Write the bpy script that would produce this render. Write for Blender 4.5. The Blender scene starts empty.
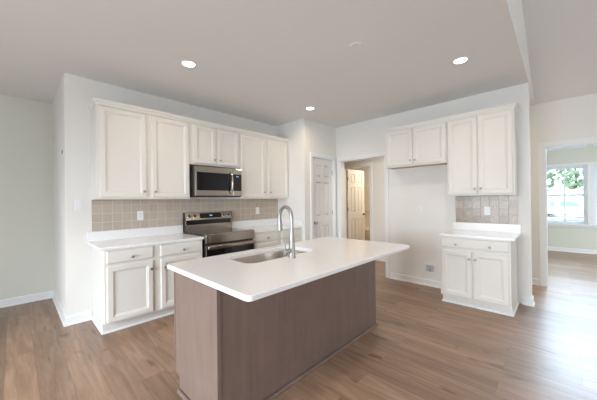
import bpy, bmesh, math, random
from mathutils import Vector, Matrix
random.seed(7)
R = math.radians
scene = bpy.context.scene
COL = scene.collection

# ------------------------------------------------------------------ camera
def make_camera():
    cam = bpy.data.cameras.new('camera'); o = bpy.data.objects.new('camera', cam); COL.objects.link(o)
    y, t, r = R(43.8016), R(0.1302), R(-0.6758)
    F = Vector((math.cos(t)*math.cos(y), math.cos(t)*math.sin(y), math.sin(t)))
    Rt = Vector((math.sin(y), -math.cos(y), 0)); U = Rt.cross(F)
    R2 = Rt*math.cos(r) + U*math.sin(r); U2 = U*math.cos(r) - Rt*math.sin(r)
    M = Matrix(((R2.x, U2.x, -F.x, -3.576), (R2.y, U2.y, -F.y, -4.0037), (R2.z, U2.z, -F.z, 1.3694), (0, 0, 0, 1)))
    o.matrix_world = M
    cam.sensor_fit = 'HORIZONTAL'; cam.sensor_width = 36; cam.lens = 36*272.5612/597
    cam.clip_start = 0.02; cam.clip_end = 300
    scene.camera = o
make_camera()

# ------------------------------------------------------------------ world, exposure, daylight
w = bpy.data.worlds.new('sky'); scene.world = w; w.use_nodes = True
w.node_tree.nodes['Background'].inputs[0].default_value = (0.74, 0.87, 1.0, 1)
w.node_tree.nodes['Background'].inputs[1].default_value = 5.5
scene.view_settings.view_transform = 'Standard'; scene.view_settings.look = 'None'
scene.view_settings.gamma = 1; scene.view_settings.use_curve_mapping = False
scene.view_settings.exposure = -0.28

def area(name, loc, direction, sx, sy, power, color, spread=180):
    l = bpy.data.lights.new(name, 'AREA'); l.shape = 'RECTANGLE'; l.size = sx; l.size_y = sy
    l.energy = power; l.color = color; l.spread = R(spread)
    o = bpy.data.objects.new(name, l); COL.objects.link(o); o.location = loc
    o.rotation_euler = Vector(direction).to_track_quat('-Z', 'Y').to_euler()
    return o
# area lamps outside the openings stand in for daylight
area('patio_daylight', (-6.62, -2.6, 1.15), (1, .08, -.62), 2.8, 2.0, 160, (0.82, 0.91, 1.0), 105)
area('family_fill', (-2.0, -8.3, 1.5), (0, 1, -.15), 4.4, 1.6, 36, (1.0, 0.96, 0.90))  # added ambient fill, outside unseen windows placed behind the camera
area('side_room_fill', (4.2, -7.8, 1.7), (-.35, 1, -.6), 2.2, 1.7, 110, (0.84, 0.92, 1.0), 120)  # added lamp at an unseen side opening, brightens the far room floor
area('floor_glare_fill', (6.5, -4.55, 3.05), (-1, 0, -1.1), 1.8, .8, 340, (0.62, 0.80, 1.0), 130)  # lamp added outside the upper windows to make the floor glare

# ------------------------------------------------------------------ materials
def mat(name, color, rough=0.5, metal=0.0, spec=0.5, coat=0.0):
    m = bpy.data.materials.new(name); m.use_nodes = True
    b = m.node_tree.nodes['Principled BSDF']
    b.inputs['Base Color'].default_value = (*color, 1); b.inputs['Roughness'].default_value = rough
    b.inputs['Metallic'].default_value = metal; b.inputs['Specular IOR Level'].default_value = spec
    b.inputs['Coat Weight'].default_value = coat
    return m
class N:
    """small node helper"""
    def __init__(s, m): s.t = m.node_tree; s.b = s.t.nodes['Principled BSDF']
    def new(s, typ, **kw):
        n = s.t.nodes.new(typ)
        for k, v in kw.items(): setattr(n, k, v)
        return n
    def link(s, a, b): s.t.links.new(a, b)
    def math(s, op, a, b=None):
        n = s.new('ShaderNodeMath', operation=op)
        for i, v in enumerate((a, b)):
            if v is None: continue
            if hasattr(v, 'default_value'): s.link(v, n.inputs[i])
            else: n.inputs[i].default_value = v
        return n.outputs[0]
    def xyz(s, which='Object'):
        tc = s.new('ShaderNodeTexCoord'); sp = s.new('ShaderNodeSeparateXYZ'); s.link(tc.outputs[which], sp.inputs[0]); return sp.outputs
    def comb(s, a, b, c=0.0):
        n = s.new('ShaderNodeCombineXYZ')
        for i, v in enumerate((a, b, c)):
            if hasattr(v, 'default_value'): s.link(v, n.inputs[i])
            else: n.inputs[i].default_value = v
        return n.outputs[0]
    def noise(s, vec, scale, detail=2, rough=.5, dist=0.0):
        n = s.new('ShaderNodeTexNoise'); n.inputs['Scale'].default_value = scale; n.inputs['Detail'].default_value = detail
        n.inputs['Roughness'].default_value = rough; n.inputs['Distortion'].default_value = dist
        if vec is not None: s.link(vec, n.inputs['Vector'])
        return n.outputs['Fac']
    def ramp(s, fac, stops):
        n = s.new('ShaderNodeValToRGB'); e = n.color_ramp.elements
        while len(e) < len(stops): e.new(0.5)
        for i, (p, c) in enumerate(stops): e[i].position = p; e[i].color = (*c, 1)
        s.link(fac, n.inputs[0]); return n.outputs[0]
    def mix(s, fac, a, b, mode='MIX'):
        n = s.new('ShaderNodeMix', data_type='RGBA', blend_type=mode)
        for i, v in ((0, fac), (6, a), (7, b)):
            if hasattr(v, 'default_value'): s.link(v, n.inputs[i])
            elif i == 0: n.inputs[0].default_value = v
            else: n.inputs[i].default_value = (*v, 1)
        return n.outputs[2]
    def bump(s, h, strength=.2, dist=.002):
        n = s.new('ShaderNodeBump'); n.inputs['Strength'].default_value = strength; n.inputs['Distance'].default_value = dist
        s.link(h, n.inputs['Height']); s.link(n.outputs[0], s.b.inputs['Normal'])
    def color(s, c): s.link(c, s.b.inputs['Base Color'])

def paint(name, color, rough=.6, bump=.05):
    m = mat(name, color, rough, spec=.3); n = N(m)
    tc = n.new('ShaderNodeTexCoord')
    f = n.noise(tc.outputs['Object'], 160, 3); n.bump(f, bump, .001)
    return m
M = {}
M['wall'] = paint('wall_paint', (.79, .768, .728), .7)
M['wall_daylit'] = paint('daylight_tinted_wall_paint', (.70, .695, .615), .7)  # wall paint with the greenish cast of daylight put into its colour
M['ceiling'] = paint('ceiling_paint', (.80, .78, .755), .8)
M['trim'] = paint('white_trim_paint', (.82, .82, .81), .4, .02)
M['door'] = paint('white_door_paint', (.70, .685, .675), .42, .03)
M['cabinet'] = paint('off_white_cabinet_paint', (.74, .71, .66), .42, .02)
M['cabinet_in'] = mat('raw_plywood', (.55, .36, .19), .6)
M['steel'] = mat('stainless_steel', (.47, .42, .37), .2, 1.0)
M['basin'] = mat('satin_stainless', (.66, .61, .56), .24, 1.0)
M['plastic_ring'] = mat('bright_knob_ring', (.75, .73, .70), .25, 1.0)
M['carglass'] = mat('car_glass', (.26, .35, .47), .3)
M['nickel'] = mat('brushed_nickel', (.40, .385, .37), .45, 1.0)
M['knob'] = mat('satin_nickel_knob', (.42, .39, .36), .33, 1.0)
M['bronze'] = mat('dark_bronze', (.16, .11, .07), .4, 1.0)
M['black_glass'] = mat('black_glass', (.006, .006, .007), .06, 0, .5)
M['black'] = mat('black_enamel', (.012, .012, .012), .35)
M['dark_grey'] = mat('dark_grey_plastic', (.05, .05, .05), .45)
M['plastic'] = mat('white_plastic', (.80, .80, .79), .35)
M['grey_plastic'] = mat('grey_plastic', (.5, .52, .53), .5)
M['blue'] = mat('blue_tape', (.05, .2, .42), .6)
M['grout'] = mat('window_vinyl', (.80, .84, .88), .4)
M['tub'] = mat('tub_acrylic', (.78, .70, .58), .3)
M['leaf'] = mat('tree_foliage', (.25, .33, .20), .8)
M['bark'] = mat('tree_bark', (.16, .11, .08), .9)
M['siding'] = mat('white_siding', (.85, .85, .86), .7)
M['roofing'] = mat('pale_roofing', (.80, .80, .82), .8)
M['asphalt'] = mat('blue_grey_asphalt', (.17, .21, .27), .9)
M['yard'] = mat('pale_yard', (.62, .63, .60), .9)

def emit(name, color, strength):
    m = mat(name, color, .4); b = m.node_tree.nodes['Principled BSDF']
    b.inputs['Emission Color'].default_value = (*color, 1); b.inputs['Emission Strength'].default_value = strength
    return m
M['lens'] = emit('lit_lens', (1, .93, .82), 9)
M['digits'] = emit('blue_digits', (.25, .50, .9), .8)

def glass_mat():
    m = bpy.data.materials.new('window_glass'); m.use_nodes = True; t = m.node_tree
    t.nodes.remove(t.nodes['Principled BSDF'])
    tr = t.nodes.new('ShaderNodeBsdfTransparent'); gl = t.nodes.new('ShaderNodeBsdfGlossy'); gl.inputs['Roughness'].default_value = .02
    fr = t.nodes.new('ShaderNodeFresnel'); fr.inputs[0].default_value = 1.45; mx = t.nodes.new('ShaderNodeMixShader')
    tr.inputs[0].default_value = (.95, .97, .97, 1)
    t.links.new(fr.outputs[0], mx.inputs[0]); t.links.new(tr.outputs[0], mx.inputs[1]); t.links.new(gl.outputs[0], mx.inputs[2])
    t.links.new(mx.outputs[0], t.nodes['Material Output'].inputs[0])
    return m
M['glass'] = glass_mat()

def floor_mat():
    m = mat('oak_vinyl_planks', (.3, .2, .14), .38, spec=.5, coat=.4); n = N(m)
    x, y, z = n.xyz()
    br = n.new('ShaderNodeTexBrick', offset=.37, offset_frequency=2, squash=1.0)
    br.inputs['Scale'].default_value = 1; br.inputs['Brick Width'].default_value = 1.22; br.inputs['Row Height'].default_value = .182
    br.inputs['Mortar Size'].default_value = .0011; br.inputs['Mortar Smooth'].default_value = .3
    br.inputs['Color1'].default_value = (0, 0, 0, 1); br.inputs['Color2'].default_value = (1, 1, 1, 1); br.inputs['Mortar'].default_value = (.5, .5, .5, 1)
    n.link(n.comb(y, x), br.inputs['Vector'])
    sp = n.new('ShaderNodeSeparateColor'); n.link(br.outputs['Color'], sp.inputs[0]); rnd = sp.outputs[0]
    off = n.math('MULTIPLY', rnd, 37.0)
    g1 = n.noise(n.comb(n.math('ADD', n.math('MULTIPLY', y, 1.3), off), n.math('ADD', n.math('MULTIPLY', x, 15.0), off)), 1.0, 5, .6, 1.2)
    g2 = n.noise(n.comb(n.math('ADD', n.math('MULTIPLY', y, 4.0), off), n.math('MULTIPLY', x, 90.0)), 1.0, 4, .6)
    kn = n.noise(n.comb(n.math('ADD', n.math('MULTIPLY', y, 2.4), off), n.math('ADD', n.math('MULTIPLY', x, 7.0), off)), 1.0, 2, .5, .6)
    base = n.ramp(g1, [(.25, (.20, .116, .071)), (.5, (.298, .182, .115)), (.75, (.395, .255, .172))])
    tone = n.ramp(rnd, [(0, (.80, .78, .76)), (.5, (1, 1, 1)), (1, (1.14, 1.12, 1.10))])
    c = n.mix(1.0, base, tone, 'MULTIPLY')
    fine = n.ramp(g2, [(.3, (.84, .83, .82)), (.6, (1.04, 1.04, 1.04))])
    c = n.mix(.8, c, fine, 'MULTIPLY')
    knot = n.ramp(kn, [(.62, (1, 1, 1)), (.74, (.42, .35, .30))])
    c = n.mix(.85, c, knot, 'MULTIPLY')
    c = n.mix(br.outputs['Fac'], c, (.12, .075, .05))
    n.color(c)
    n.link(n.ramp(g1, [(.2, (.48,)*3), (.8, (.40,)*3)]), n.b.inputs['Roughness'])
    n.b.inputs['Coat Roughness'].default_value = .33
    n.bump(n.math('SUBTRACT', n.math('MULTIPLY', g2, .3), br.outputs['Fac']), .12, .002)
    return m
M['floor'] = floor_mat()

def tile_mat(name, colA, colB, grout, rough, bump, fa=85.0, fb=9.0, lo=.25, hi=.7):
    """stacked four inch tiles, each with fine ribs that run up or across in turn"""
    m = mat(name, colA, rough); n = N(m)
    x, y, z = n.xyz()
    P = .104
    br = n.new('ShaderNodeTexBrick', offset=0.0, squash=1.0)
    br.inputs['Scale'].default_value = 1; br.inputs['Brick Width'].default_value = P; br.inputs['Row Height'].default_value = P
    br.inputs['Mortar Size'].default_value = .0022; br.inputs['Mortar Smooth'].default_value = .2
    br.inputs['Color1'].default_value = (0, 0, 0, 1); br.inputs['Color2'].default_value = (1, 1, 1, 1)
    n.link(n.comb(x, z), br.inputs['Vector'])
    sp = n.new('ShaderNodeSeparateColor'); n.link(br.outputs['Color'], sp.inputs[0])
    ix = n.math('FLOOR', n.math('DIVIDE', x, P)); iz = n.math('FLOOR', n.math('DIVIDE', z, P))
    par = n.math('ABSOLUTE', n.math('MODULO', n.math('ADD', ix, iz), 2.0))
    va = n.noise(n.comb(n.math('MULTIPLY', x, fa), n.math('MULTIPLY', z, fb)), 1.0, 3)
    vb = n.noise(n.comb(n.math('MULTIPLY', x, fb), n.math('MULTIPLY', z, fa)), 1.0, 3)
    rib = n.math('ADD', n.math('MULTIPLY', va, n.math('SUBTRACT', 1.0, par)), n.math('MULTIPLY', vb, par))
    k = n.math('ADD', n.math('MULTIPLY', rib, .75), n.math('MULTIPLY', sp.outputs[0], .25))
    c = n.ramp(k, [(lo, colA), (hi, colB)])
    n.color(n.mix(br.outputs['Fac'], c, grout))
    n.bump(n.math('SUBTRACT', n.math('MULTIPLY', rib, .6), br.outputs['Fac']), bump, .003)
    return m
M['tile'] = tile_mat('taupe_ribbed_tile', (.42, .345, .27), (.52, .44, .355), (.66, .60, .52), .32, .3)
M['tile_gloss'] = tile_mat('glossy_taupe_ribbed_tile', (.26, .19, .13), (.44, .34, .25), (.40, .315, .235), .24, .6, 60.0, 12.0, .34, .64)

def quartz_mat():
    m = mat('white_quartz', (.8, .78, .76), .16, spec=.5); n = N(m)
    tc = n.new('ShaderNodeTexCoord')
    f = n.noise(tc.outputs['Object'], 170, 3, .7)
    n.color(n.ramp(f, [(.36, (.76, .75, .75)), (.46, (.86, .855, .855)), (.66, (.89, .885, .885))]))
    return m
M['quartz'] = quartz_mat()

def stain_mat():
    m = mat('grey_brown_stained_maple', (.2, .15, .13), .42, spec=.4); n = N(m)
    x, y, z = n.xyz()
    v = n.comb(n.math('MULTIPLY', x, 26.0), n.math('MULTIPLY', y, 26.0), n.math('MULTIPLY', z, 1.6))
    g = n.noise(v, 1.0, 5, .6, .4)
    b = n.noise(n.comb(x, y, z), 5.0, 3, .6)
    k = n.math('ADD', n.math('MULTIPLY', g, .6), n.math('MULTIPLY', b, .4))
    n.color(n.ramp(k, [(.3, (.158, .107, .085)), (.7, (.216, .152, .124))]))
    return m
M['stain'] = stain_mat()

# ------------------------------------------------------------------ mesh helpers
def box(bm, x0, x1, y0, y1, z0, z1, bev=0.0, seg=2):
    x0, x1 = sorted((x0, x1)); y0, y1 = sorted((y0, y1)); z0, z1 = sorted((z0, z1))
    vs = [bm.verts.new(p) for p in ((x0,y0,z0),(x1,y0,z0),(x1,y1,z0),(x0,y1,z0),(x0,y0,z1),(x1,y0,z1),(x1,y1,z1),(x0,y1,z1))]
    fs = [bm.faces.new([vs[i] for i in f]) for f in ((0,3,2,1),(4,5,6,7),(0,1,5,4),(1,2,6,5),(2,3,7,6),(3,0,4,7))]
    if bev > 0:
        es = list({e for f in fs for e in f.edges})
        bmesh.ops.bevel(bm, geom=es, offset=min(bev, .45*min(x1-x0, y1-y0, z1-z0)), segments=seg, profile=.5, affect='EDGES')
    return bm
def B(): return bmesh.new()
def bx(*a, **k): return box(B(), *a, **k)
def loops(bm, rows, close=True, cap0=False, cap1=False):
    """skin rows of points (each row the same length)"""
    vr = [[bm.verts.new(p) for p in r] for r in rows]
    n = len(vr[0])
    for a, b in zip(vr, vr[1:]):
        for i in range(n if close else n-1):
            j = (i+1) % n
            bm.faces.new((a[i], a[j], b[j], b[i]))
    if cap0: bm.faces.new(vr[0][::-1])
    if cap1: bm.faces.new(vr[-1])
    return bm
def lathe(bm, profile, center=(0,0,0), axis='Z', n=24):
    """profile: (radius, height) pairs"""
    rows = []
    for r, h in profile:
        row = []
        for i in range(n):
            a = 2*math.pi*i/n; c, s = r*math.cos(a), r*math.sin(a)
            p = {'Z': (c, s, h), '-Y': (c, -h, s), 'Y': (c, h, -s), 'X': (h, c, s), '-X': (-h, -c, s)}[axis]
            row.append((p[0]+center[0], p[1]+center[1], p[2]+center[2]))
        rows.append(row)
    return loops(bm, rows, True, True, True)
def tube(bm, pts, rad, n=14):
    pts = [Vector(p) for p in pts]; rads = rad if isinstance(rad, (list, tuple)) else [rad]*len(pts)
    rows = []; t0 = (pts[1]-pts[0]).normalized(); u = t0.orthogonal().normalized()
    for i, p in enumerate(pts):
        t = (pts[min(i+1, len(pts)-1)] - pts[max(i-1, 0)]).normalized()
        u = (u - t*u.dot(t)).normalized(); v = t.cross(u)
        rows.append([p + (u*math.cos(2*math.pi*k/n) + v*math.sin(2*math.pi*k/n))*rads[i] for k in range(n)])
    return loops(bm, rows, True, True, True)
def sweep(bm, path, profile):
    """mitred run of a moulding: path of plan points, profile (out, z); out is to the right of the way"""
    P = [Vector(p) for p in path]; ns = []
    for a, b in zip(P, P[1:]):
        d = (b-a).normalized(); ns.append(Vector((d.y, -d.x)))
    rows = []
    for i, p in enumerate(P):
        if i == 0: m = ns[0]
        elif i == len(P)-1: m = ns[-1]
        else: m = (ns[i-1]+ns[i])/(1+ns[i-1].dot(ns[i]))
        rows.append([(p.x+m.x*o, p.y+m.y*o, z) for o, z in profile])
    return loops(bm, rows, True, True, True)
def rrect(x0, x1, y0, y1, r, n=6):
    pts = []
    for cx, cy, a0 in ((x1-r, y0+r, -90), (x1-r, y1-r, 0), (x0+r, y1-r, 90), (x0+r, y0+r, 180)):
        for k in range(n+1):
            a = R(a0+90*k/n); pts.append((cx+r*math.cos(a), cy+r*math.sin(a)))
    return pts
def rings(bm, rects, back=True):
    """nested front rectangles (x0,x1,z0,z1,y) joined into a panelled face that looks to -Y"""
    rows = [[(x0,y,z0),(x1,y,z0),(x1,y,z1),(x0,y,z1)] for x0,x1,z0,z1,y in rects]
    return loops(bm, rows, True, back, True)
def obj(name, bm, m, parent=None, loc=None, smooth=False):
    if smooth: bmesh.ops.remove_doubles(bm, verts=bm.verts, dist=1e-6)
    bmesh.ops.recalc_face_normals(bm, faces=bm.faces)
    me = bpy.data.meshes.new(name); bm.to_mesh(me); bm.free()
    if smooth:
        for p in me.polygons: p.use_smooth = True
        if hasattr(me, 'set_sharp_from_angle'): me.set_sharp_from_angle(angle=R(38))
    o = bpy.data.objects.new(name, me); COL.objects.link(o)
    me.materials.append(M[m] if isinstance(m, str) else m)
    if parent is not None: o.parent = parent
    if loc is not None: o.location = loc
    return o
def tag(o, label, cat, group=None, kind=None):
    o['label'] = label; o['category'] = cat
    if group: o['group'] = group
    if kind: o['kind'] = kind
    return o
def thing(name, label, cat, loc=(0,0,0), rotz=0, group=None, kind=None):
    o = bpy.data.objects.new(name, None); COL.objects.link(o); o.location = loc; o.rotation_euler = (0, 0, R(rotz))
    o.empty_display_size = .1
    return tag(o, label, cat, group, kind)
def struct(name, bm, m, label, cat): return tag(obj(name, bm, m), label, cat, kind='structure')
def copy_tree(o, loc, rotz, label):
    r = o.copy(); COL.objects.link(r); r.location = loc; r.rotation_euler = (0, 0, R(rotz)); r['label'] = label
    for ch in list(o.children):
        c = ch.copy(); COL.objects.link(c); c.parent = r
        for g in list(ch.children):
            d = g.copy(); COL.objects.link(d); d.parent = c
    return r

# ------------------------------------------------------------------ plan
H = 2.835; XW = -3.18; XR = .955; T = .12; YP = -.73; YE = -3.7324; XH = 2.1; XF = 6.05; YN = 1.35; XL = -6.4; YF = -8.0
def vault(x): return H + .333*(XH-x) if x > -2.15 else H + .333*(XH+2.15) - .333*(-2.15-x)

def wall_holes(axis, p0, p1, a0, a1, z0, z1, holes=()):
    """a wall slab of thickness p0..p1 along X or Y with rectangular openings (a, b, low, high)"""
    bm = B(); cuts = sorted({a0, a1, *[h[0] for h in holes], *[h[1] for h in holes]})
    for u0, u1 in zip(cuts, cuts[1:]):
        hs = sorted([h for h in holes if h[0] <= u0+1e-6 and h[1] >= u1-1e-6], key=lambda h: h[2]); z = z0
        for h in hs + [(0, 0, z1, z1)]:
            if h[2]-z > 1e-4:
                if axis == 'X': box(bm, u0, u1, p0, p1, z, h[2])
                else: box(bm, p0, p1, u0, u1, z, h[2])
            z = h[3]
    return bm

struct('floor', bx(XL-.2, 6.2, YF-.2, 1.5, -.1, 0), 'floor', 'grey brown oak plank floor running through the whole house', 'floor')
struct('ceiling', bx(XL-.2, XH+.12, YE+.012, 1.5, H, H+.25), 'ceiling', 'flat white ceiling over the kitchen', 'ceiling')
# the vaulted ceiling of the family room on the right
bm = B()
pts = [(XL-.2, vault(XL-.2)), (-2.15, vault(-2.15)), (XH+.12, vault(XH+.12))]
loops(bm, [[(x, y, z) for x, z in pts] + [(x, y, z+.15) for x, z in pts[::-1]] for y in (YF-.2, YE+.012)], True, True, True)
struct('ceiling', bm, 'ceiling', 'sloped white ceiling rising at the right edge beyond the kitchen', 'ceiling')
bm = B()
pts = [(XL-.2, H), (XH+.12, H), (XH+.12, vault(XH+.12)+.1), (-2.15, vault(-2.15)+.1), (XL-.2, vault(XL-.2)+.1)]
loops(bm, [[(x, y, z) for x, z in pts] for y in (YE, YE+.012)], True, True, True)
struct('wall_header', bm, 'wall', 'white wedge of wall between the flat and the sloped ceiling', 'wall')

struct('wall_back', bx(XW, 0, 0, T, 0, H), 'wall', 'white wall behind the range and its cabinets', 'wall')
struct('wall_left', bx(XW, XW+T, T, YN+T, 0, H), 'wall', 'narrow end of white wall left of the range cabinets', 'wall')
struct('wall_nook', bx(XL-.2, XW, YN, YN+T, 0, H), 'wall_daylit', 'recessed pale wall at the far left', 'wall')
struct('wall_pantry_side', bx(0, .1, YP, T, 0, H), 'wall', 'short white wall that closes the range counter', 'wall')
D1 = (.212, .850, 0, 2.185)
struct('wall_pantry', wall_holes('X', YP, YP+.1, .1, XR, 0, H, [D1]), 'wall', 'white wall around the closed panel door', 'wall')
OP = (-1.783, -.832, 0, 2.155)
struct('wall_right', wall_holes('Y', XR, XR+T, YE, YP+.1, 0, H, [OP]), 'wall', 'white wall behind the right hand cabinets with an open doorway', 'wall')
BD = (-.85, -.105, 0, 2.165); CO = (-5.3, -3.842, 0, 2.150)
struct('wall_hall', wall_holes('Y', XH, XH+T, YF-.2, 1.5, 0, 3.0, [BD, CO]), 'wall', 'warm cream hall wall with a bathroom door and a wide opening', 'wall')
struct('wall_hall_end', bx(XR, XH, YP+.1+1.6, YP+.1+1.72, 0, H), 'wall', 'end wall of the hall', 'wall')
struct('wall_hall_side', bx(.9, XR+T, YP+.1, 1.1, 0, H), 'wall', 'side wall of the hall behind the pantry', 'wall')
# unseen outer walls with the openings that let the daylight in
PD = (-4.05, -1.15, 0, 2.2)
struct('wall_patio', wall_holes('Y', XL-.15, XL, YF-.2, 1.5, 0, H, [PD]), 'wall', 'outer wall with the patio opening', 'wall')
FW = [(-4.2, -2.3, .7, 2.3), (-1.7, .2, .7, 2.3)]  # unseen window openings put in for ambient light
bm = wall_holes('X', YF-.15, YF, XL-.2, XH+.1, 0, H, FW)
pts = [(XL-.2, H), (XH+.12, H), (-2.15, vault(-2.15)+.1)]
loops(bm, [[(x, y, z) for x, z in pts] for y in (YF-.15, YF)], True, True, True)
struct('wall_family', bm, 'wall', 'gable wall of the family room', 'wall')
# side room behind the wide opening
W1 = (-4.487, -3.70, .70, 2.155); W2 = (-5.38, -4.595, .70, 2.155)
W3 = (-4.487, -3.70, 2.59, 3.3); W4 = (-5.38, -4.595, 2.59, 3.3)
RH = 3.6
struct('wall_far', wall_holes('Y', XF, XF+.15, -7.6, -2.9, 0, RH, [W1, W2, W3, W4]), 'wall_daylit', 'pale wall of the far room around its windows', 'wall')
struct('wall_far_left', bx(XH+T, XF, -3.05, -2.9, 0, RH), 'wall_daylit', 'left wall of the far room', 'wall')
SW = (3.1, 5.3, .6, 2.3)  # unseen opening added to light the far room floor
struct('wall_far_right', wall_holes('X', -7.6, -7.45, XH+T, XF, 0, RH, [SW]), 'wall_daylit', 'right wall of the far room', 'wall')
struct('wall_far_front', bx(XH+.05, XH+T, -7.6, -2.9, 3.0, RH), 'wall', 'upper wall of the far room over the wide opening', 'wall')
struct('ceiling', bx(XH, XF+.15, -7.6, -2.9, RH, RH+.1), 'ceiling', 'ceiling of the far room', 'ceiling')
# bathroom
struct('wall_bath', bx(4.1, 4.2, -1.6, 1.5, 0, 2.8), 'wall', 'warm lit bathroom wall seen past the open door', 'wall')
struct('wall_bath_right', bx(XH+T, 4.2, -1.7, -1.6, 0, 2.8), 'wall', 'bathroom wall beside the hall', 'wall')
struct('wall_bath_left', bx(XH+T, 4.2, 1.4, 1.5, 0, 2.8), 'wall', 'bathroom wall at its far end', 'wall')
struct('ceiling', bx(XH+T, 4.2, -1.7, 1.5, 2.7, 2.8), 'ceiling', 'bathroom ceiling', 'ceiling')

# baseboards (with a small shoe at the floor)
BP = [(0, 0), (.026, 0), (.026, .010), (.022, .018), (.014, .022), (.014, .088), (.009, .098), (0, .102)]
def base(side, path, label): struct('baseboard_'+side, sweep(B(), path, BP), 'trim', label, 'baseboard')
base('back', [(XW, YN), (XW, 0), (-2.95, 0)][::1], 'white baseboard that turns the corner left of the range cabinets')
base('nook', [(XL, YN), (XW, YN)], 'white baseboard on the far left wall')
base('alcove', [(XR, -1.853), (XR, -2.872)], 'white baseboard in the empty refrigerator space')
base('right', [(XR, -3.645), (XR, YE), (XR+T, YE), (XR+T, -1.9)], 'white baseboard round the right end of the cabinet wall')
base('hall', [(XH, -.96), (XH, -3.76)], 'white baseboard on the cream hall wall')
base('pantry', [(0, YP), (.17, YP)], 'white baseboard left of the closed panel door')
base('far', [(XF, -3.05), (XF, -7.4)], 'white baseboard under the far windows')

# ------------------------------------------------------------------ casings, doors
def casing_bm(axis, p, out, a, b, top, wd=.07, th=.018, step=True):
    """three sided casing on the face of a wall: axis the way it runs, p the face, out the sign it stands out"""
    bm = B()
    def bar(u0, u1, z0, z1, t):
        if axis == 'X': box(bm, u0, u1, p, p+out*t, z0, z1)
        else: box(bm, p, p+out*t, u0, u1, z0, z1)
    m = wd*.45
    bar(a-m, a, 0, top, th*.7); bar(b, b+m, 0, top, th*.7); bar(a-m, b+m, top, top+m, th*.7)
    bar(a-wd, a-m, 0, top+m, th); bar(b+m, b+wd, 0, top+m, th); bar(a-wd, b+wd, top+m, top+wd, th)
    return bm
def jamb_bm(axis, p0, p1, a, b, top, th=.016):
    bm = B()
    for u0, u1 in ((a, a+th), (b-th, b)):
        if axis == 'X': box(bm, u0, u1, p0, p1, 0, top)
        else: box(bm, p0, p1, u0, u1, 0, top)
    if axis == 'X': box(bm, a, b, p0, p1, top-th, top)
    else: box(bm, p0, p1, a, b, top-th, top)
    return bm
def leaf_bm(wd, h, th=.035):
    """six panel door leaf: x 0..wd, front at -Y; the panels are pressed in on both faces"""
    bm = B(); s = .105*wd/.62; mid = .1*wd/.62
    box(bm, 0, wd, -th/2+.013, th/2-.013, 0, h)
    rows = [(.14*h, .41*h), (.493*h, .793*h), (.835*h, .945*h)]
    cols = [(s, wd/2-mid/2), (wd/2+mid/2, wd-s)]
    for sg in (-1, 1):
        y0, y1 = sg*(th/2-.013), sg*th/2
        zs = [0] + [v for r in rows for v in r] + [h]
        for k in range(0, len(zs), 2): box(bm, 0, wd, y0, y1, zs[k], zs[k+1])
        for z0, z1 in rows:
            for x0, x1 in ((0, s), (wd/2-mid/2, wd/2+mid/2), (wd-s, wd)): box(bm, x0, x1, y0, y1, z0, z1)
            for x0, x1 in cols:
                i1, i2 = .014, .036
                rs = [[(a, y, b) for a, b in ((x0+i, z0+i), (x1-i, z0+i), (x1-i, z1-i), (x0+i, z1-i))] for i, y in ((0, y1), (i1, y0), (i1+.004, y0), (i2, y1-sg*.0015))]
                loops(bm, rs, True, False, True)
    return bm
def door_knob(parent, x, z, y, m):
    for sg in (-1, 1):
        ax = '-Y' if sg < 0 else 'Y'
        obj('door_knob', lathe(B(), [(.031, 0), (.031, .006), (.012, .010), (.011, .030), (.024, .038), (.029, .050), (.024, .062), (.010, .066)], (x, sg*y, z), ax, 20), m, parent, smooth=True)
def hinge_bm(x, y, z):
    bm = B(); lathe(bm, [(.007, -.045), (.007, .045)], (x, y, z), 'Z', 10); box(bm, x-.014, x+.014, y+.001, y+.006, z-.044, z+.044); return bm

# closed pantry door
t = thing('door_1', 'closed white six panel door facing the island', 'door', (0, 0, 0), kind='structure')
obj('casing', casing_bm('X', YP, -1, D1[0], D1[1], D1[3], .062), 'trim', t)
obj('door_jamb', jamb_bm('X', YP, YP+.1, D1[0], D1[1], D1[3]), 'trim', t)
lf = obj('door_leaf', leaf_bm(.600, 2.155), 'door', t, (D1[0]+.019, YP+.034, .008))
door_knob(lf, .055, .945, .0175, 'nickel')
for z in (.25, 1.12, 1.91): obj('hinge', hinge_bm(.604, -.019, z), 'nickel', lf)
# bathroom door standing open in the hall
t = thing('door_2', 'white six panel door standing open into the lit bathroom', 'door', (0, 0, 0), kind='structure')
obj('casing', casing_bm('Y', XH, -1, BD[0], BD[1], BD[3], .06), 'trim', t)
obj('door_jamb', jamb_bm('Y', XH, XH+T, BD[0], BD[1], BD[3]), 'trim', t)
lf = obj('door_leaf', leaf_bm(.705, 2.135), 'door', t, (XH+T+.012, BD[1]-.042, .008))
lf.rotation_euler = (0, 0, R(-4))
door_knob(lf, .645, .98, .0175, 'bronze')
for z in (.25, 1.13, 1.89): obj('hinge', hinge_bm(-.006, -.022, z), 'bronze', lf)
# cased openings
t = thing('trim_1', 'white casing of the open doorway beside the refrigerator space', 'casing', kind='structure')
obj('casing', casing_bm('Y', XR, -1, OP[0], OP[1], OP[3], .062), 'trim', t)
obj('jamb', jamb_bm('Y', XR, XR+T, OP[0], OP[1], OP[3], .014), 'trim', t)
t = thing('trim_2', 'white casing of the wide opening to the bright far room', 'casing', kind='structure')
obj('casing', casing_bm('Y', XH, -1, CO[0], CO[1], CO[3], .072), 'trim', t)
obj('jamb', jamb_bm('Y', XH, XH+T, CO[0], CO[1], CO[3], .014), 'trim', t)

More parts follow.
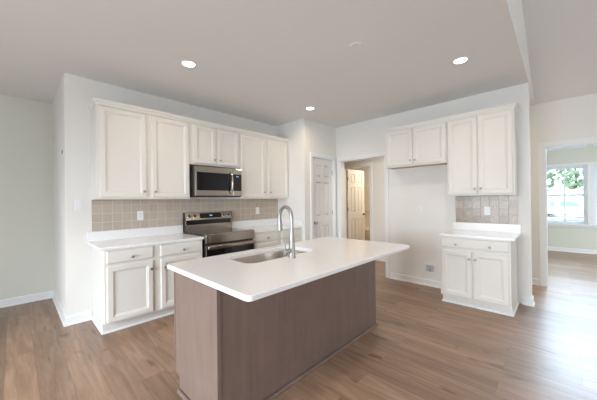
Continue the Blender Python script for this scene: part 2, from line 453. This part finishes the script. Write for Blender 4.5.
# ------------------------------------------------------------------ windows of the far room
def window(name, label, a, b, z0, z1, double):
    """in the far wall: a..b along Y; a vinyl frame, two sashes with one muntin each, the panes"""
    t = thing(name, label, 'window', (XF, 0, 0), kind='structure')
    def ring(x0, x1, a, b, z0, z1, wd):
        bm = B(); box(bm, x0, x1, a, a+wd, z0, z1); box(bm, x0, x1, b-wd, b, z0, z1)
        box(bm, x0, x1, a+wd, b-wd, z0, z0+wd); box(bm, x0, x1, a+wd, b-wd, z1-wd, z1); return bm
    obj('window_frame', ring(.02, .13, a, b, z0, z1, .025), 'grout', t)
    parts = [(z0+.02, (z0+z1)/2+.02, .045), ((z0+z1)/2-.02, z1-.02, .08)] if double else [(z0+.02, z1-.02, .06)]
    for s0, s1, x in parts:
        sash = obj('sash', ring(x, x+.03, a+.022, b-.022, s0, s1, .045), 'grout', t)
        c = (a+b)/2
        obj('muntin', bx(x+.004, x+.026, c-.016, c+.016, s0+.03, s1-.03), 'grout', sash)
        obj('pane', bx(x+.012, x+.017, a+.05, b-.05, s0+.03, s1-.03), 'glass', sash)
    return t
window('window_1', 'left double hung window in the far room with trees outside', *W1, True)
window('window_2', 'double hung window at the right edge of the picture in the far room', *W2, True)
window('window_3', 'upper window above the left far window, only its bottom edge showing', *W3, False)
window('window_4', 'upper window above the far window at the right edge', *W4, False)
bm = B(); box(bm, XF-.02, XF, -5.5, -3.6, .62, .665, .004); box(bm, XF-.055, XF+.03, -5.52, -3.58, .665, .70, .006)
struct('trim_3', bm, 'trim', 'white sill board under the pair of far windows', 'sill')
bm = B(); box(bm, XF-.016, XF, -5.45, -3.63, 2.155, 2.215, .004); box(bm, XF-.016, XF, W2[1]+.0, W1[0], .70, 2.155, .004)
box(bm, XF-.016, XF, W1[1], W1[1]+.06, .70, 2.155, .004); box(bm, XF-.016, XF, W2[0]-.06, W2[0], .70, 2.155, .004)
struct('trim_4', bm, 'trim', 'white casing round the pair of far windows', 'casing')

# ------------------------------------------------------------------ outside
struct('ground', bx(6.3, 90, -60, 40, -.5, -.4), 'yard', 'pale bright yard outside the far windows', 'ground')
struct('road', bx(22, 27, -60, 40, -.4, -.38), 'asphalt', 'blue grey street outside the far windows', 'road')
def house(x, y, wd, dp, hw, rise, label):
    t = thing('house', label, 'house', (x, y, -.4))
    obj('wall', bx(0, dp, -wd/2, wd/2, 0, hw), 'siding', t)
    bm = B(); e = .4
    rows = [[(xx, -wd/2-e, hw-.1), (xx, 0, hw+rise), (xx, wd/2+e, hw-.1), (xx, wd/2+e, hw+.06), (xx, 0, hw+rise+.18), (xx, -wd/2-e, hw+.06)] for xx in (-.4, dp+.4)]
    loops(bm, rows, True, True, True); obj('roof', bm, 'roofing', t)
    bm = B(); loops(bm, [[(xx, -wd/2, hw), (xx, wd/2, hw), (xx, 0, hw+rise)] for xx in (0, dp)], True, True, True); obj('gable', bm, 'siding', t)
    for yy in (-wd*.25, wd*.22):
        f = obj('window', bx(-.05, .02, yy-.6, yy+.6, 1.0, 2.2), 'grout', t); obj('pane', bx(-.07, -.05, yy-.5, yy+.5, 1.1, 2.1), 'asphalt', f)
house(32, .2, 8, 8, 1.95, 3.0, 'pale neighbouring house beyond the left half of the left far window')
house(38, -9.6, 9.5, 5, 2.5, .5, 'long low white building under the trees outside the far windows')
def car(x, y, label):
    t = thing('car', label, 'car', (x, y, -.4), -90)          # local x runs along the car, the near side looks to -Y
    def side(pts, y0, y1): return loops(B(), [[(a, yy, b) for a, b in pts] for yy in (y0, y1)], True, True, True)
    obj('body', side([(-2.25, .35), (2.2, .35), (2.25, .75), (1.3, .95), (-2.1, .98), (-2.28, .7)], 0, 1.75), 'siding', t)
    cab = obj('cabin', side([(-2.05, .96), (1.2, .93), (.55, 1.46), (-1.75, 1.5)], .08, 1.67), 'siding', t)
    for pts in ([(-1.85, 1.0), (-1.15, 1.0), (-1.15, 1.40), (-1.65, 1.40)], [(-1.05, 1.0), (-.1, 1.0), (-.1, 1.40), (-1.05, 1.40)], [(0, 1.0), (.95, .98), (.5, 1.38), (0, 1.40)]):
        obj('window', side(pts, .06, .085), 'carglass', cab)
    for a in (-1.4, 1.4):
        for yy in (.0, 1.55): obj('wheel', lathe(B(), [(.2, 0), (.33, .02), (.33, .2), (.2, .22)], (a, yy, .33), 'Y', 20), 'dark_grey', t)
car(30, -4.4, 'white parked car seen low in the left far window')
def tree(x, y, h, r, label):
    t = thing('tree', label, 'tree', (x, y, -.4), group='trees outside the far windows')
    obj('trunk', tube(B(), [(0, 0, 0), (.05, .03, h*.3), (0, .08, h*.6)], [.22, .17, .09], 10), 'bark', t, smooth=True)
    bm = B()
    for k in range(190):
        a = random.uniform(0, 6.28); q = r*math.sqrt(random.random()); z = h*random.uniform(.27, .98)
        rr = r*random.uniform(.10, .24)
        mtx = Matrix.Translation((q*math.cos(a), q*math.sin(a), z)) @ Matrix.Rotation(random.uniform(0, 3), 4, 'X') @ Matrix.Scale(random.uniform(.5, .9), 4, (0, 0, 1))
        res = bmesh.ops.create_icosphere(bm, subdivisions=1, radius=rr, matrix=mtx)
        for v in res['verts']: v.co += Vector((random.uniform(-1, 1), random.uniform(-1, 1), random.uniform(-1, 1)))*rr*.35
    obj('foliage', bm, 'leaf', t)
for x, y, h, r, lb in ((50, -2.0, 9.0, 1.5, 'leafy tree behind the pale house at the left side of the far window'),
                       (48, -5.6, 9.5, 1.9, 'leafy tree in the middle of the left far window'),
                       (54, -8.9, 9.5, 1.7, 'leafy tree at the right side of the left far window'),
                       (48, -10.2, 8.5, 1.6, 'leafy tree seen in the window at the right edge')):
    tree(x, y, h, r, lb)

# ------------------------------------------------------------------ cabinets
def front_bm(wd, h, panel=True, t=.02, fr=.054):
    bm = B(); q = [(0, wd, 0, h, 0), (0, wd, 0, h, -t+.006), (.003, wd-.003, .003, h-.003, -t+.002), (.009, wd-.009, .009, h-.009, -t)]
    if panel:
        for i, y in ((fr-.004, -t), (fr+.001, -t+.006), (fr+.009, -t+.007), (fr+.015, -t+.013)): q.append((i, wd-i, i, h-i, y))
    return rings(bm, q)
def knob(parent, x, z, y):
    obj('knob', lathe(B(), [(.009, 0), (.0065, .003), (.005, .014), (.012, .019), (.0155, .024), (.0145, .029), (.007, .032)], (x, y, z), '-Y', 16), 'knob', parent, smooth=True)
def cab_front(kind, parent, x0, x1, z0, z1, y, knobs, panel=True):
    o = obj(kind, front_bm(x1-x0, z1-z0, panel), 'cabinet', parent, (x0, y, z0))
    for kx, kz in knobs: knob(o, kx-x0, kz-z0, -.02)
    return o
def wall_cab(label, loc, rotz, wd, h, d, doors):
    """x 0..wd, back at y=0, front at -d; z from 0"""
    t = thing('wall_cabinet', label, 'cabinet', loc, rotz, 'wall cabinets')
    bm = B(); box(bm, 0, wd, -d, 0, .014, h)
    for a, b, c, e, z0, z1 in ((0, wd, -d, -d+.02, 0, .014), (0, .016, -d+.02, 0, 0, .014), (wd-.016, wd, -d+.02, 0, 0, .014)): box(bm, a, b, c, e, z0, z1)
    obj('cabinet_body', bm, 'cabinet', t)
    obj('underside_panel', bx(.016, wd-.016, -d+.02, 0, .010, .0135), 'cabinet_in', t)
    for x0, x1, z0, z1, kx, kz in doors: cab_front('door', t, x0, x1, z0, z1, -d, [(kx, kz)])
    return t
XC = -2.945   # left end of the range cabinets
UB = 1.409; UT = 2.48; DU = .306
x0 = XC
wall_cab('large two door off-white wall cabinet at the left end of the range wall', (XC, 0, UB), 0, 1.052, UT-UB, DU,
         [(.028, .502, .022, 1.045, .473, .095), (.566, 1.038, .022, 1.045, .598, .095)])
wall_cab('short two door off-white wall cabinet directly above the microwave', (-1.892, 0, 1.895), 0, .818, UT-1.895, DU,
         [(.055, .394, .022, .56, .362, .085), (.428, .792, .022, .56, .46, .085)])
wall_cab('two door off-white wall cabinet in the corner right of the microwave', (-1.073, 0, UB), 0, 1.071, UT-UB, DU,
         [(.02, .507, .022, 1.045, .473, .11), (.580, 1.058, .022, 1.045, .612, .11)])
wall_cab('short two door off-white wall cabinet over the empty refrigerator space', (XR, -1.940, 1.882), -90, .922, UT-1.882, .31-.02,
         [(.022, .438, .022, .575, .41, .085), (.452, .898, .022, .575, .482, .085)])
wall_cab('tall two door off-white wall cabinet above the small glossy tile backsplash', (XR, -2.858, UB), -90, .752, UT-UB, .31-.02,
         [(.018, .362, .022, 1.045, .335, .09), (.376, .734, .022, 1.045, .403, .09)])

CP = [(0, 2.466), (.008, 2.466), (.009, 2.482), (.012, 2.490), (.018, 2.503), (.025, 2.513), (.027, 2.520), (.027, 2.533), (0, 2.533)]
tag(obj('crown_molding', sweep(B(), [(XC, 0), (XC, -DU-.001), (0, -DU-.001)], CP), 'cabinet'), 'off-white crown moulding along the top of the range wall cabinets', 'moulding')
tag(obj('crown_molding', sweep(B(), [(XR, -1.940), (XR-.291, -1.940), (XR-.291, -3.610), (XR, -3.610)], CP), 'cabinet'), 'off-white crown moulding along the top of the right hand wall cabinets', 'moulding')

def base_cab(label, loc, rotz, wd, d, drawers, doors, open_side, h=.884, toe=.09):
    t = thing('base_cabinet', label, 'cabinet', loc, rotz, 'base cabinets')
    bm = B(); box(bm, 0, wd, -d, 0, .118, h); box(bm, 0, wd, -d+toe, 0, 0, .118)
    obj('cabinet_body', bm, 'cabinet', t)
    for x0, x1, z0, z1, ks in drawers: cab_front('drawer', t, x0, x1, z0, z1, -d, ks, False)
    for x0, x1, z0, z1, kx, kz in doors: cab_front('door', t, x0, x1, z0, z1, -d, [(kx, kz)])
    sp = [(0, 0), (.013, 0), (.013, .010), (.009, .018), (0, .021)]
    pth = {'left': [(0, 0), (0, -d+toe), (wd, -d+toe)], 'both': [(0, 0), (0, -d+toe), (wd, -d+toe), (wd, 0)], 'none': [(0, -d+toe), (wd, -d+toe)]}[open_side]
    obj('shoe_trim', sweep(B(), pth, sp), 'trim', t)
    return t
DB = .642
base_cab('two door off-white base cabinet left of the range', (XC, -.002, 0), 0, 1.057, DB,
         [(.02, .457, .742, .866, [(.25, .789)]), (.541, 1.044, .742, .866, [(.802, .789)])],
         [(.02, .457, .135, .714, .468-.035, .62), (.541, 1.044, .135, .714, .583, .615)], 'left')
base_cab('off-white base cabinet in the corner right of the range', (-1.080, -.002, 0), 0, 1.076, DB,
         [(.028, .516, .742, .866, [(.27, .789)]), (.583, 1.068, .742, .866, [(.82, .789)])],
         [(.028, .516, .135, .714, .49, .62), (.583, 1.068, .135, .714, .61, .62)], 'none')
DBR = .632
base_cab('free end off-white base cabinet with one wide drawer on the right', (XR-.002, -2.856, 0), -90, .74, DBR,
         [(.024, .722, .748, .866, [(.19, .792), (.546, .792)])],
         [(.024, .358, .135, .71, .335, .625), (.374, .722, .135, .71, .398, .625)], 'both')

def worktop(label, bm, ups):
    t = obj('countertop', bm, 'quartz'); tag(t, label, 'countertop')
    for u in ups: obj('upstand', u, 'quartz', t)
    return t
worktop('white quartz countertop left of the range', bx(XC-.042, -1.872, -.668, 0, .8845, .914, .004), [bx(XC-.042, -1.872, -.02, 0, .914, 1.03, .002)])
worktop('white quartz countertop in the corner right of the range', bx(-1.082, 0, -.668, 0, .8845, .914, .004),
        [bx(-1.082, 0, -.02, 0, .914, 1.03, .002), bx(-.02, 0, -.668, -.02, .914, 1.03, .002)])
worktop('white quartz countertop on the right hand base cabinet', bx(XR-.660, XR, -3.636, -2.852, .8845, .914, .004), [bx(XR-.02, XR, -3.636, -2.852, .914, 1.025, .002)])

def splash(name, label, loc, rotz, wd, h, m):
    o = obj(name, bx(0, wd, -.008, 0, 0, h), m, None, loc); o.rotation_euler = (0, 0, R(rotz)); return tag(o, label, 'backsplash')
splash('tile_backsplash', 'beige tile backsplash behind the range', (XC, -.002, 1.031), 0, -XC-.001, UB-1.031, 'tile')
splash('tile_backsplash', 'small glossy tile backsplash on the right wall', (XR-.002, -2.890, 1.026), -90, .717, UB-1.026, 'tile_gloss')

# ------------------------------------------------------------------ island
IX0, IX1, IY0, IY1 = -2.807, -.845, -2.927, -1.900
SX0, SX1, SY0, SY1 = -2.405, -1.655, -2.385, -2.010
t = thing('kitchen_island', 'grey brown stained kitchen island under the white top', 'island', (0, 0, 0))
EX, EB, EF, ER = -2.754, -2.54, -1.925, -.862
obj('back_panel', bx(EX+.012, ER-.012, EB, EB+.018, 0, .882), 'stain', t)
bm = B()
for y0, y1, z0, z1 in ((EB, EF-.075, 0, .118), (EB, EF, .118, .882)): box(bm, EX, EX+.012, y0, y1, z0, z1)
obj('end_panel', bm, 'stain', t)
bm = B()
for y0, y1, z0, z1 in ((EB, EF-.075, 0, .118), (EB, EF, .118, .882)): box(bm, ER-.012, ER, y0, y1, z0, z1)
obj('end_panel', bm, 'stain', t)
bm = B(); box(bm, EX-.006, EX+.022, EB-.006, EB+.022, .0, .882, .003); obj('corner_trim', bm, 'stain', t)
bm = B(); box(bm, ER-.022, ER+.006, EB-.006, EB+.022, .0, .882, .003); obj('corner_trim', bm, 'stain', t)
bm = B(); box(bm, EX-.004, EX+.006, EF-.012, EF+.004, .118, .882, .002); obj('edge_trim', bm, 'stain', t)
bm = B(); box(bm, EX+.012, ER-.012, EF-.02, EF, .118, .882); box(bm, EX+.012, ER-.012, EF-.09, EF-.075, 0, .118); obj('front_frame', bm, 'stain', t)
for k in range(4):
    wd = (ER-EX-.10)/4; xx = EX+.03+k*(wd+.013)
    o = obj('door', front_bm(wd, .72), 'stain', t, (xx+wd, EF, .14)); o.rotation_euler = (0, 0, math.pi)
sp = [(0, 0), (.016, 0), (.016, .010), (.010, .019), (0, .022)]
obj('shoe_trim', sweep(B(), [(EX-.006, EF-.075), (EX-.006, EB-.006), (ER+.006, EB-.006), (ER+.006, EF-.075)], sp), 'stain', t)

bm = B()
out = rrect(IX0, IX1, IY0, IY1, .03, 5); inn = rrect(SX0, SX1, SY0, SY1, .085, 8)
def slab_with_hole(bm, out, inn, z0, z1, bev):
    def ring(pts, z): return [bm.verts.new((x, y, z)) for x, y in pts]
    def grow(pts, d):
        cx = sum(p[0] for p in pts)/len(pts); cy = sum(p[1] for p in pts)/len(pts)
        hx = max(abs(p[0]-cx) for p in pts); hy = max(abs(p[1]-cy) for p in pts)
        return [(cx+(x-cx)*(hx+d)/hx, cy+(y-cy)*(hy+d)/hy) for x, y in pts]
    o = [ring(grow(out, -bev), z1), ring(out, z1-bev), ring(out, z0+bev), ring(grow(out, -bev), z0)]
    i = [ring(grow(inn, bev*.6), z1), ring(inn, z1-bev*.6), ring(inn, z0)]
    for rr in (o, i):
        for a, b in zip(rr, rr[1:]):
            for k in range(len(a)): bm.faces.new((a[k], a[(k+1) % len(a)], b[(k+1) % len(a)], b[k]))
    for a, b in ((o[0], i[0]), (o[-1], i[-1])):
        es = []
        for r in (a, b):
            for k in range(len(r)):
                e = bm.edges.get((r[k], r[(k+1) % len(r)])); es.append(e)
        bmesh.ops.triangle_fill(bm, edges=es, use_beauty=True)
    return bm
slab_with_hole(bm, out, inn, .8825, .914, .005)
tag(obj('countertop', bm, 'quartz'), 'large white quartz island countertop with a sink cut into it', 'countertop')

# sink
t = thing('sink', 'stainless undermount sink in the island countertop', 'sink', ((SX0+SX1)/2, (SY0+SY1)/2, .70))
def sl(d, z, r): return [(x-(SX0+SX1)/2, y-(SY0+SY1)/2, z-.70) for x, y in rrect(SX0-d, SX1+d, SY0-d, SY1+d, r, 8)]
bm = loops(B(), [sl(.020, .8822, .10), sl(.003, .8822, .088), sl(.001, .872, .086), sl(-.006, .74, .08), sl(-.018, .715, .07), sl(-.045, .703, .06), sl(-.12, .700, .05)], True, False, True)
obj('basin', bm, 'basin', t, smooth=True)
dr = obj('drain', lathe(B(), [(.045, .0005), (.045, .004), (.036, .005), (.034, .001)], (0, .02, 0), 'Z', 24), 'nickel', t, smooth=True)

# faucet
FX, FY = -2.038, -2.450
t = thing('faucet', 'tall brushed nickel gooseneck faucet behind the sink', 'faucet', (FX, FY, .914), 18-18)
obj('base', lathe(B(), [(.031, 0), (.031, .006), (.026, .012), (.0255, .05), (.024, .10), (.020, .15), (.0165, .2)], (0, 0, 0), 'Z', 24), 'nickel', t, smooth=True)
dv = Vector((math.sin(R(10)), math.cos(R(10)), 0)); rad = .090
pts = [Vector((0, 0, .19)), Vector((0, 0, .25)), Vector((0, 0, .315))]
for k in range(1, 15):
    a = math.pi*k/14*1.03
    pts.append(dv*(rad*(1-math.cos(a))) + Vector((0, 0, .315+rad*math.sin(a))))
end = pts[-1]; pts.append(end+Vector((0, 0, -.012)) - dv*.001)
obj('spout', tube(B(), pts, .0145, 16), 'nickel', t, smooth=True)
e2 = pts[-1]
obj('spray_head', tube(B(), [e2, e2+Vector((0, 0, -.01)), e2+Vector((0, 0, -.05))-dv*.004, e2+Vector((0, 0, -.092))-dv*.006, e2+Vector((0, 0, -.097))-dv*.006], [.0165, .018, .0195, .020, .013], 18), 'nickel', t, smooth=True)
bm = B(); lathe(bm, [(.020, 0), (.020, .058), (.018, .066), (.006, .068)], (-.018, 0, .058), '-X', 18)
obj('handle_hub', bm, 'nickel', t, smooth=True)
bm = B(); tube(bm, [(-.074, 0, .055), (-.079, 0, .10), (-.084, 0, .150)], [.009, .0075, .0055], 10); obj('lever', bm, 'nickel', t, smooth=True)

# ------------------------------------------------------------------ range
RX0, RX1 = -1.864, -1.088; RWD = RX1-RX0
t = thing('range', 'stainless electric range with a black glass oven door', 'range', (RX0, 0, 0))
bm = B(); box(bm, 0, RWD, -.655, -.02, .05, .915); box(bm, .03, RWD-.03, -.6, -.05, 0, .05)
obj('body', bm, 'black', t)
obj('cooktop', bx(.002, RWD-.002, -.64, -.085, .915, .934, .003), 'black_glass', t)
bm = B(); box(bm, 0, RWD, -.70, -.625, .925, .945, .006); box(bm, 0, RWD, -.70, -.655, .815, .93, .006)
fp = obj('front_panel', bm, 'steel', t)
obj('panel_inset', bx(.05, RWD-.05, -.703, -.70, .845, .905, .002), 'steel', fp)
od = obj('oven_door', bx(.004, RWD-.004, -.695, -.655, .215, .795, .006), 'steel', t)
obj('door_glass', bx(.012, RWD-.012, -.699, -.6945, .225, .738, .002), 'black_glass', od)
bm = B(); box(bm, .012, RWD-.012, -.742, -.722, .744, .790, .008, 3)
for x in (.045, RWD-.045): box(bm, x-.012, x+.012, -.735, -.69, .757, .779, .003)
obj('handle', bm, 'steel', od, smooth=True)
dw = obj('drawer', bx(.004, RWD-.004, -.695, -.655, .055, .205, .006), 'steel', t)
# back guard: a tilted control face over a black vent band
bm = B()
prof = [(-.02, .93), (-.085, .93), (-.085, 1.030), (-.072, 1.09), (-.098, 1.098), (-.062, 1.207), (-.02, 1.207)]
loops(bm, [[(x, y, z) for y, z in prof] for x in (.0, RWD)], True, True, True)
bg = obj('back_guard', bm, 'steel', t)
for x0, x1 in ((-.006, .0), (RWD, RWD+.004)):
    bm = B(); loops(bm, [[(x, y-.004 if y < -.05 else y, z+(.004 if z > 1.2 else 0)) for y, z in prof] for x in (x0, x1)], True, True, True)
    obj('side_cap', bm, 'black', bg)
bm = B(); loops(bm, [[(x, -.0885, 1.031), (x, -.0785, 1.094), (x, -.068, 1.094), (x, -.078, 1.031)] for x in (.02, RWD-.02)], True, True, True); obj('vent_band', bm, 'black_glass', bg)
def guard(x, z):  # a point on the tilted face
    f = (z-1.098)/(1.207-1.098); return (x, -.098+f*.036, z)
def tilted(bm):
    bmesh.ops.rotate(bm, verts=bm.verts, cent=(0, 0, 0), matrix=Matrix.Rotation(-math.atan2(.036, .109), 3, 'X')); return bm
disp = obj('display', tilted(bx(-.178, .178, -.003, .003, -.038, .038)), 'black_glass', bg, guard(.405, 1.158))
obj('clock_digits', bx(-.022, .022, -.006, -.0025, -.006, .008), 'digits', disp)
for x in (.062, .142, .628, .708):
    k = obj('knob', tilted(lathe(B(), [(.021, .004), (.020, .026), (.017, .030), (.004, .031)], (0, 0, 0), '-Y', 20)), 'dark_grey', bg, guard(x, 1.152), smooth=True)
    obj('knob_ring', tilted(lathe(B(), [(.031, 0), (.031, .006), (.028, .008), (.019, .008)], (0, 0, 0), '-Y', 24)), 'plastic_ring', k, smooth=True)
    obj('pointer', tilted(bx(-.003, .003, -.035, -.028, -.014, .016)), 'nickel', k)

# ------------------------------------------------------------------ microwave
MX0, MX1 = -1.858, -1.095; MW = MX1-MX0; MD = .398; MZ = 1.438; MH = .430
t = thing('microwave', 'stainless microwave mounted over the range', 'microwave', (MX0, 0, MZ))
obj('case', bx(0, MW, -MD+.03, 0, .012, MH, .003), 'dark_grey', t)
obj('vent_base', bx(.01, MW-.01, -MD+.02, -.02, 0, .014), 'black', t)
dr = obj('door', bx(0, MW-.165, -MD, -MD+.03, .014, MH, .006), 'steel', t)
obj('door_window', bx(.024, MW-.166, -MD-.003, -MD+.002,   .092, .348, .002), 'black_glass', dr)
bm = B(); hx = MW-.205
pts = [(hx, -MD-.005, .05), (hx, -MD-.035, .075), (hx, -MD-.05, .16), (hx, -MD-.053, .23), (hx, -MD-.05, .30), (hx, -MD-.035, .355), (hx, -MD-.005, .38)]
tube(bm, pts, .0125, 12); obj('handle', bm, 'steel', dr, smooth=True)
cp = obj('control_panel', bx(MW-.163, MW, -MD, -MD+.03, .014, MH, .006), 'steel', t)
pd = obj('keypad', bx(MW-.161, MW-.014, -MD-.003, -MD+.002,   .092, .348, .002), 'black_glass', cp)
obj('clock_digits', bx(MW-.105, MW-.065, -MD-.0045, -MD-.0028, .306, .318), 'digits', cp)
obj('top_grille', bx(.012, MW-.012, -MD+.005, -MD+.03, MH, MH+.004), 'dark_grey', t)

# ------------------------------------------------------------------ outlets, switch, boxes
def outlet(label, loc, rotz):
    t = thing('wall_outlet', label, 'outlet', loc, rotz, 'white wall outlets')
    obj('cover_plate', bx(-.037, .037, -.006, 0, -.06, .06, .003), 'plastic', t)
    for z in (-.021, .021):
        bm = B(); loops(bm, [[(x, y, zz+z) for x, zz in rrect(-.017, .017, -.015, .015, .009, 4)] for y in (-.006, -.0085)], True, True, True)
        r = obj('receptacle', bm, 'plastic', t)
        bm = B()
        for x in (-.006, .006): box(bm, x-.001, x+.001, -.0089, -.0083, z-.002, z+.007)
        obj('slots', bm, 'dark_grey', r)
    return t
o1 = outlet('white outlet in the tile left of the range', (-2.428, -.010, 1.198), 0)
copy_tree(o1, (-.503, -.010, 1.198), 0, 'white outlet in the tile right of the range')
copy_tree(o1, (XR-.010, -3.279, 1.198), -90, 'white outlet in the small glossy tile backsplash')
copy_tree(o1, (XR, -2.366, 1.2), -90, 'white outlet on the bare wall of the refrigerator space')
t = thing('light_switch', 'white light switch on the bare wall left of the tile', 'switch', (-3.064, 0, 1.349))
obj('cover_plate', bx(-.038, .038, -.006, 0, -.061, .061, .003), 'plastic', t)
obj('toggle', bx(-.005, .005, -.018, -.005, -.004, .016, .002), 'plastic', t)
t = thing('water_supply_box', 'white recessed water box low in the refrigerator space', 'supply box', (XR, -2.515, .276), -90)
bm = B()
for a, b, c, e in ((-.085, -.06, -.085, .085), (.06, .085, -.085, .085), (-.06, .06, -.085, -.05), (-.06, .06, .05, .085)): box(bm, a, b, -.007, 0, c, e, .002)
obj('face_frame', bm, 'plastic', t); obj('recess_back', bx(-.06, .06, -.003, 0, -.05, .05), 'grey_plastic', t)
bm = B(); tube(bm, [(.0, -.004, .0), (.0, -.012, .0)], .012, 12); tube(bm, [(.0, -.01, -.05), (.0, -.01, .0)], .007, 10); obj('valve', bm, 'nickel', t)
tag(obj('tape_mark', bx(XW-.002, XW, .19, .27, 1.955, 2.0), 'blue'), 'tiny blue tape mark high on the narrow wall end at the left', 'tape')

# ------------------------------------------------------------------ ceiling lights and plate
def downlight():
    t = thing('recessed_light', 'x', 'ceiling light', (0, 0, H), 0, 'recessed ceiling lights')
    obj('trim_ring', lathe(B(), [(.062, -.001), (.078, -.001), (.082, -.004), (.080, -.008), (.066, -.010), (.058, -.004)], (0, 0, 0), 'Z', 32), 'plastic', t, smooth=True)
    obj('lens', lathe(B(), [(.060, -.004), (.058, -.0085), (.02, -.010)], (0, 0, 0), 'Z', 32), 'lens', t, smooth=True)
    l = bpy.data.lights.new('lamp', 'AREA'); l.shape = 'DISK'; l.size = .12; l.energy = 8.0; l.color = (1, .83, .64); l.spread = R(165)
    o = bpy.data.objects.new('lamp', l); COL.objects.link(o); o.parent = t; o.location = (0, 0, -.014)
    return t
d = downlight(); d.location = (-2.288, -1.181, H); d['label'] = 'lit recessed ceiling light nearest the left wall cabinets'
copy_tree(d, (-.322, -1.16, H), 0, 'lit recessed ceiling light in front of the closed panel door')
copy_tree(d, (-.302, -3.26, H), 0, 'lit recessed ceiling light in front of the right hand cabinets')
copy_tree(d, (-2.29, -3.26, H), 0, 'recessed ceiling light over the near side of the island')
tag(obj('ceiling_plate', lathe(B(), [(.066, 0), (.066, -.008), (.060, -.013), (.01, -.014)], (-1.315, -2.615, H), 'Z', 32), 'ceiling', smooth=True), 'round blank cover plate on the ceiling over the island', 'cover plate')

# hall and bathroom lamps, out of view behind the walls
def room_lamp(name, label, loc, power):
    t = thing(name, label, 'ceiling light', loc)
    obj('shade', lathe(B(), [(.15, 0), (.15, -.02), (.13, -.07), (.05, -.09)], (0, 0, 0), 'Z', 24), 'lens', t, smooth=True)
    l = bpy.data.lights.new('lamp', 'AREA'); l.shape = 'DISK'; l.size = .3; l.energy = power; l.color = (1, .84, .63)
    o = bpy.data.objects.new('lamp', l); COL.objects.link(o); o.parent = t; o.location = (0, 0, -.10)
room_lamp('flush_ceiling_light', 'round warm ceiling light of the bathroom', (3.1, -.9, 2.7), 36)
room_lamp('flush_ceiling_light', 'round warm ceiling light of the hall', (1.6, -2.3, H), 20)
# bathtub and surround seen past the door
t = thing('tub_surround', 'cream tub surround in the lit bathroom', 'tub surround', (4.097, 0, 0))
bm = B(); box(bm, -.03, 0, -1.55, 1.38, .5, 1.80, .006); box(bm, -.07, 0, -1.55, 1.38, 1.02, 1.06, .008)
obj('panel', bm, 'tub', t)
t = thing('bathtub', 'cream bathtub in the lit bathroom', 'bathtub', (3.7, 0, 0))
bm = B()
loops(bm, [[(x-3.7, y, z) for x, y in rrect(3.35+d, 4.065-d, -1.2+d, 1.38-d, .05+r, 4)] for d, z, r in ((0, 0, 0), (0, .52, 0), (.02, .54, 0), (.07, .54, .05), (.10, .5, .06), (.16, .14, .08), (.22, .12, .06))], True, True, True)
obj('tub_shell', bm, 'tub', t, smooth=True)
